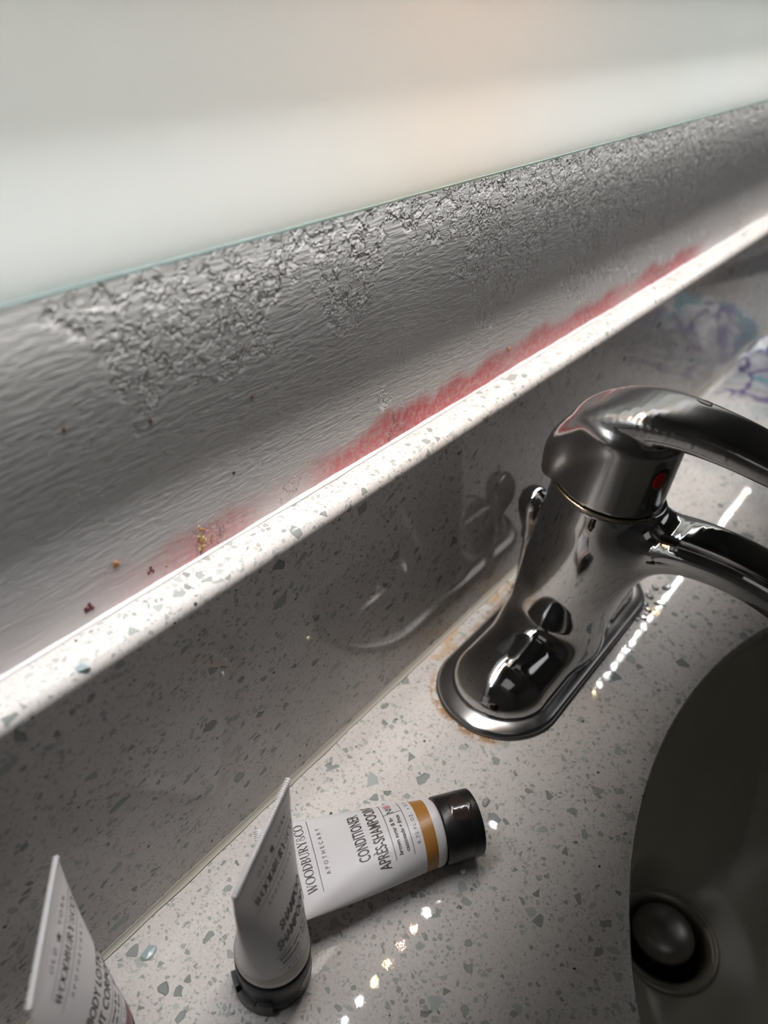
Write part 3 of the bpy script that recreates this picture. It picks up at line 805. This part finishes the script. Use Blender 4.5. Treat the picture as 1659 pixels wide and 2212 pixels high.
def upright(x, y, dx, dy, lean=(0, 0)):
    a = math.atan2(dy, dx); return Matrix.Translation((x, y, 0.0001)) @ Matrix.Rotation(a, 4, 'Z')
scent = ('brown sugar & fig', 'cassonade + figue', 0.0150, 0.0148)
make_tube(upright(0.0838, -0.0505, 0.926, 0.377), 'white shampoo tube standing on its black cap in front of the lying tube', 'SHAMPOO', 'SHAMPOOING', 0.0170, 0.0235, (0.44, 0.42, 0.38), scent, latch=True)
make_tube(upright(0.0292, -0.0262, 0.666, 0.746), 'blurred white lotion tube with burgundy band at the bottom left corner', 'BODY LOTION', 'LAIT CORPOREL', 0.0235, 0.0262, (0.16, 0.045, 0.055), scent)
zx = Vector((-0.829, 0.5592, 0)); xx_ = Vector((0.5592, 0.829, 0)); yy_ = Vector((0, 0, -1))
lie = Matrix(((xx_.x, yy_.x, zx.x, 0.171), (xx_.y, yy_.y, zx.y, -0.076), (xx_.z, yy_.z, zx.z, 0.0131), (0, 0, 0, 1)))
make_tube(lie, 'white conditioner tube with amber band lying on its back on the counter', 'CONDITIONER', 'APRÈS-SHAMPOOING', 0.0205, 0.0310, (0.36, 0.165, 0.035), scent)

# ------------------------------------------------------------------ mirror with its frosted foot band and LED channel
YF, ZB, ZM = 0.0045, 0.2309, 0.2885
mir = empty('mirror'); tag(mir, 'wide glass mirror with pale frosted lower band above the grey wall', 'mirror')
box('frosted_band', (X0 + 0.01, YF, ZB), (X1 - 0.01, YF + 0.002, ZM), M['frost'], mir)
tag(box('glass_edge', (X0 + 0.01, YF - 0.0002, ZB - 0.0006), (X1 - 0.01, YF + 0.0021, ZB + 0.0001), M['glass_edge'], mir), 'pale green cut edge of the glass')
box('silvered_glass', (X0 + 0.01, YF, ZM), (X1 - 0.01, YF + 0.004, 0.95), M['mirror'], mir)
box('bottom_rail', (X0 + 0.01, YF + 0.0021, ZB + 0.0001), (X1 - 0.01, WY + 0.0010, ZB + 0.0007), M['glass_edge'], mir)  # added to stop the backlight leaking down past the glass
box('backing', (X0 + 0.01, YF + 0.0042, ZM + 0.060), (X1 - 0.01, YF + 0.0075, 0.95), M['room'], mir)
bar = empty('light_bar', (0, 0, 0)); tag(bar, 'slim aluminium light bar of small LEDs across the mirror', 'lamp')
box('channel', (X0 + 0.02, -0.0112, 0.3062), (X1 - 0.02, YF - 0.0001, 0.3120), M['housing'], bar)
box('lip', (X0 + 0.02, -0.0112, 0.2925), (X1 - 0.02, -0.0097, 0.3062), M['housing'], bar)  # unseen lip added to end the LED light partway across the counter
box('shield', (X0 + 0.02, -0.0030, 0.2887), (X1 - 0.02, 0.0044, 0.3060), M['housing'], bar)  # unseen, added to keep direct LED light off the frosted band
def led_mat(name, c):
    m = NT(name); m.t.nodes.remove(m.b); e = m.n('ShaderNodeEmission'); e.inputs[0].default_value = (*c, 1); e.inputs[1].default_value = LED_POWER
    m.l(e.outputs[0], m.out.inputs[0]); return m.m
LC = [led_mat('led_cool', (0.96, 0.97, 1.0)), led_mat('led_white', (1.02, 0.95, 0.91)), led_mat('led_warm', (1.0, 0.74, 0.42)), led_mat('led_amber', (1.0, 0.64, 0.45))]
pat = [0, 0, 0, 1, 0, 1, 2, 1, 0, 0]
led_me = []
for q in range(4):
    n = 12; V = [(0.0020 * math.cos(2 * PI * k / n), 0.0020 * math.sin(2 * PI * k / n), 0) for k in range(n)]
    me = mesh('led', V, [tuple(range(n))[::-1]]); me.materials.append(LC[q]); led_me.append(me)
for i in range(-12, 56):
    x = 0.1800 + 0.0162 * i
    q = pat[(i + 2) % 10] if 0 <= i + 2 else 0
    if i in (0, 1): q = 0
    if i in (2, 3): q = 2
    if i in (4, 5): q = 3
    o = bpy.data.objects.new('led', led_me[q]); COL.objects.link(o); o.parent = bar; o.location = (x, -0.0060, 0.3056)

# ------------------------------------------------------------------ crumpled plastic packet at the right
def packet():
    from mathutils import noise
    nx, ny = 90, 60; V = []; F = []
    cx, cy, lx, ly = 0.665, -0.062, 0.145, 0.056
    for side in (1, -1):
        for i in range(nx + 1):
            for j in range(ny + 1):
                u = i / nx * 2 - 1; v = j / ny * 2 - 1
                env = max(0.0, (1 - abs(u) ** 3.0)) ** 0.6 * max(0.0, (1 - abs(v) ** 3.0)) ** 0.6
                p = Vector((u * 3.1, v * 2.0, side * 3))
                cr = abs(noise.noise(p * 1.3)) * 0.022 + abs(noise.noise(p * 3.1)) * 0.010 + abs(noise.noise(p * 7)) * 0.003
                z = 0.0015 + ((0.028 + 0.030 * max(0, u * 0.4 + 0.6)) * env + (cr - 0.008) * env if side > 0 else 0)
                V.append((cx + u * lx + v * 0.03 + noise.noise(p * 0.8) * 0.012, cy + v * ly + noise.noise(p + Vector((5, 5, 5))) * 0.006, max(0.0004 if side < 0 else 0.0012, z)))
    s = (nx + 1) * (ny + 1)
    for q in (0, 1):
        for i in range(nx):
            for j in range(ny):
                a = q * s + i * (ny + 1) + j; f = (a, a + ny + 1, a + ny + 2, a + 1); F.append(f if q == 0 else f[::-1])
    return mesh('plastic_packet', V, F)
m = NT('printed_clear_film'); P = m.obj()
n1 = m.noise(m.scale(P, (1, 1.3, 0.6), (0, 0, 0.5)), 19.0, 1.5, 0.5, 0.8)[0]; n2 = m.noise(m.scale(P, (1, 1, 1), (0, 0, 0), (3, 1, 2)), 16.0, 2.0, 0.5, 1.0)[0]
n3 = m.noise(m.scale(P, (1, 1, 1), (0, 0, 0), (7, 1, 2)), 14.0, 1.0)[0]
purple = m.math('MULTIPLY', m.smooth(n1, 0.44, 0.48), m.smooth(n1, 0.56, 0.52))
teal = m.smooth(n2, 0.53, 0.60)
white = m.smooth(n3, 0.32, 0.42)
xr = m.smooth(m.sep(P)[0], 0.645, 0.70)
c = m.mix(teal, (0.75, 0.78, 0.82), (0.12, 0.42, 0.50)); c = m.mix(purple, c, (0.09, 0.055, 0.30))
ink = m.math('MULTIPLY', m.math('MAXIMUM', m.math('MAXIMUM', purple, teal), m.math('MULTIPLY', white, 0.75)), xr)
m.set(Base_Color=c, Roughness=0.12)
trn = m.n('ShaderNodeBsdfTransparent'); mx = m.n('ShaderNodeMixShader')
m.put(mx.inputs[0], m.math('MULTIPLY_ADD', m.math('MULTIPLY', ink, 0.85), 0.80, 0.07)); m.l(trn.outputs[0], mx.inputs[1]); m.l(m.b.outputs[0], mx.inputs[2]); m.l(mx.outputs[0], m.out.inputs[0])
pk = link('plastic_packet', packet(), m.m, smooth=True)
tag(pk, 'crumpled clear plastic packet with purple and teal print behind the tap', 'packet')

# ------------------------------------------------------------------ water drops, beads standing in for LED glints, and crumbs
def drop(x, y, rx, ry, ang, seed, label, group):
    rnd = random.Random(seed); bm = bmesh.new(); bmesh.ops.create_icosphere(bm, subdivisions=3, radius=1.0)
    for v in bm.verts:
        a = math.atan2(v.co.y, v.co.x); k = 1 + 0.14 * math.sin(2 * a + seed) + 0.08 * math.sin(3 * a + seed * 2)
        v.co = Vector((v.co.x * rx * k, v.co.y * ry * k, max(v.co.z, -0.05) * min(rx, ry) * 0.42))
    me = bpy.data.meshes.new('water_or_glint_bead'); bm.to_mesh(me); bm.free()
    o = link('water_or_glint_bead', me, M['drop'], smooth=True); o.location = (x, y, 0.0002); o.rotation_euler = (0, 0, ang)
    tag(o, label, 'water drop', group)
DL = [(0.3764, -0.0716, .0026, .0020), (0.3669, -0.0719, .0029, .0023), (0.3595, -0.0724, .0027, .0020), (0.3550, -0.0762, .0024, .0018), (0.3474, -0.0762, .0030, .0018),
      (0.3438, -0.0744, .0020, .0014), (0.3649, -0.0786, .0032, .0018), (0.3581, -0.0797, .0012, .0010), (0.3811, -0.0769, .0030, .0024), (0.3530, -0.0728, .0014, .0012), (0.3510, -0.0770, .0018, .0014)]
for i, (x, y, a, b) in enumerate(DL):  # beads placed where LED reflections glint on the counter
    drop(x, y, a, b, 0.4 + i * .3, i, 'small clear bead standing in for an LED glint in the cluster beside the tap base', 'LED glint beads beside the tap base')
for i, (x, y, a, b, an, lab) in enumerate([(0.3171, -0.0807, .0030, .0009, -1.2, 'long LED glint bead in front of the tap base'),
        (0.1900, -0.0716, .0022, .0016, .3, 'round LED glint bead just past the black cap of the lying tube'), (0.1914, -0.0763, .0016, .0006, .8, 'thin curled water drop near the end of the black cap'),
        (0.2108, -0.0741, .0015, .0006, 1.2, 'smaller LED glint streak between lying tube and tap, nearer the tube'), (0.2183, -0.0708, .0014, .0005, .9, 'smaller LED glint streak between lying tube and tap, nearer the tap'),
        (0.2096, -0.0488, .0012, .0006, 1.0, 'tiny water drop left of the tap plate')]):
    drop(x, y, a, b, an, 20 + i, lab, None)
# water trail near the sink edge, its bright highlight painted as a pale film
pts = spline([(0.2538, -0.1015), (0.2590, -0.1065), (0.2640, -0.1086), (0.2700, -0.1082), (0.2732, -0.1069), (0.2800, -0.1092), (0.2859, -0.1111)], 6)
V = []; F = []
for i, p in enumerate(pts):
    d = pts[min(i + 1, len(pts) - 1)] - pts[max(i - 1, 0)]; d = d / np.linalg.norm(d); nn = np.array((-d[1], d[0])); w_ = 0.0009 * (1 + 0.3 * math.sin(i * 1.3)) * (0.4 if i in (0, len(pts) - 1) else 1)
    for s_, z in ((-1, 0.00005), (-.4, 0.00025), (.4, 0.00025), (1, 0.00005)): V.append((*(p + nn * s_ * w_), z))
for i in range(len(pts) - 1):
    for j in range(3): F.append((4 * i + j, 4 * i + 4 + j, 4 * i + 5 + j, 4 * i + 1 + j))
m = NT('trail_highlight'); m.set(Base_Color=(0.80, 0.78, 0.75), Roughness=0.15); m.b.inputs['Alpha'].default_value = 0.30
o = link('water_trail', mesh('water_trail', V, F), m.m, smooth=True); tag(o, 'thin curved water trail beside the sink edge', 'water trail')
# loose chips
def chip(name, c, r, col, seed, label, cat, rough=0.3):
    o = blob(name, c, r, plain(name + '_material', col, rough), None, seed, sub=1); o.data.shade_flat(); tag(o, label, cat); return o
chip('white_flake', (0.1573, -0.0816, 0.0010), (0.0011, 0.0016, 0.0009), (0.85, 0.86, 0.86), 3, 'tiny white flake on the counter beside the black cap', 'flake')
chip('glass_chip', (0.0598, -0.0118, 0.0004), (0.0030, 0.0022, 0.0007), (0.35, 0.43, 0.44), 5, 'blue grey glassy chip set in the counter right of the lotion tube', 'chip', 0.08)
chip('glass_chip', (0.0690, 0.0022, 0.1288), (0.0028, 0.0020, 0.0022), (0.42, 0.50, 0.51), 9, 'pale glassy chip on the front edge of the ledge', 'chip', 0.08)
chip('gold_fleck', (0.1566, -0.0003, 0.0767), (0.0011, 0.0005, 0.0013), (0.62, 0.62, 0.42), 11, 'small pale gold fleck stuck on the dark backsplash', 'fleck', 0.3)
chip('soap_fleck', (0.1142, -0.0003, 0.0914), (0.0004, 0.0004, 0.0013), (0.75, 0.75, 0.66), 12, 'thin white fleck stuck on the backsplash left of the gold one', 'fleck', 0.3)
# one bead of water on the lever
P0 = Vector((0.3100, -0.0815, 0.17)); lo_, hi_ = 0.13, 0.17
for _ in range(40):
    mid = (lo_ + hi_) / 2
    if handle_f(np.array([(P0.x, P0.y, mid)]))[0] < 0: lo_ = mid
    else: hi_ = mid
bm = bmesh.new(); bmesh.ops.create_icosphere(bm, subdivisions=3, radius=1.0)
for v in bm.verts: v.co = Vector((v.co.x * 0.0014, v.co.y * 0.0034, v.co.z * 0.0009))
me = bpy.data.meshes.new('water_or_glint_bead'); bm.to_mesh(me); bm.free()
o = link('water_or_glint_bead', me, M['drop'], smooth=True); o.location = (P0.x, P0.y, lo_ + 0.0001); tag(o, 'single water drop on top of the tap lever', 'water drop')
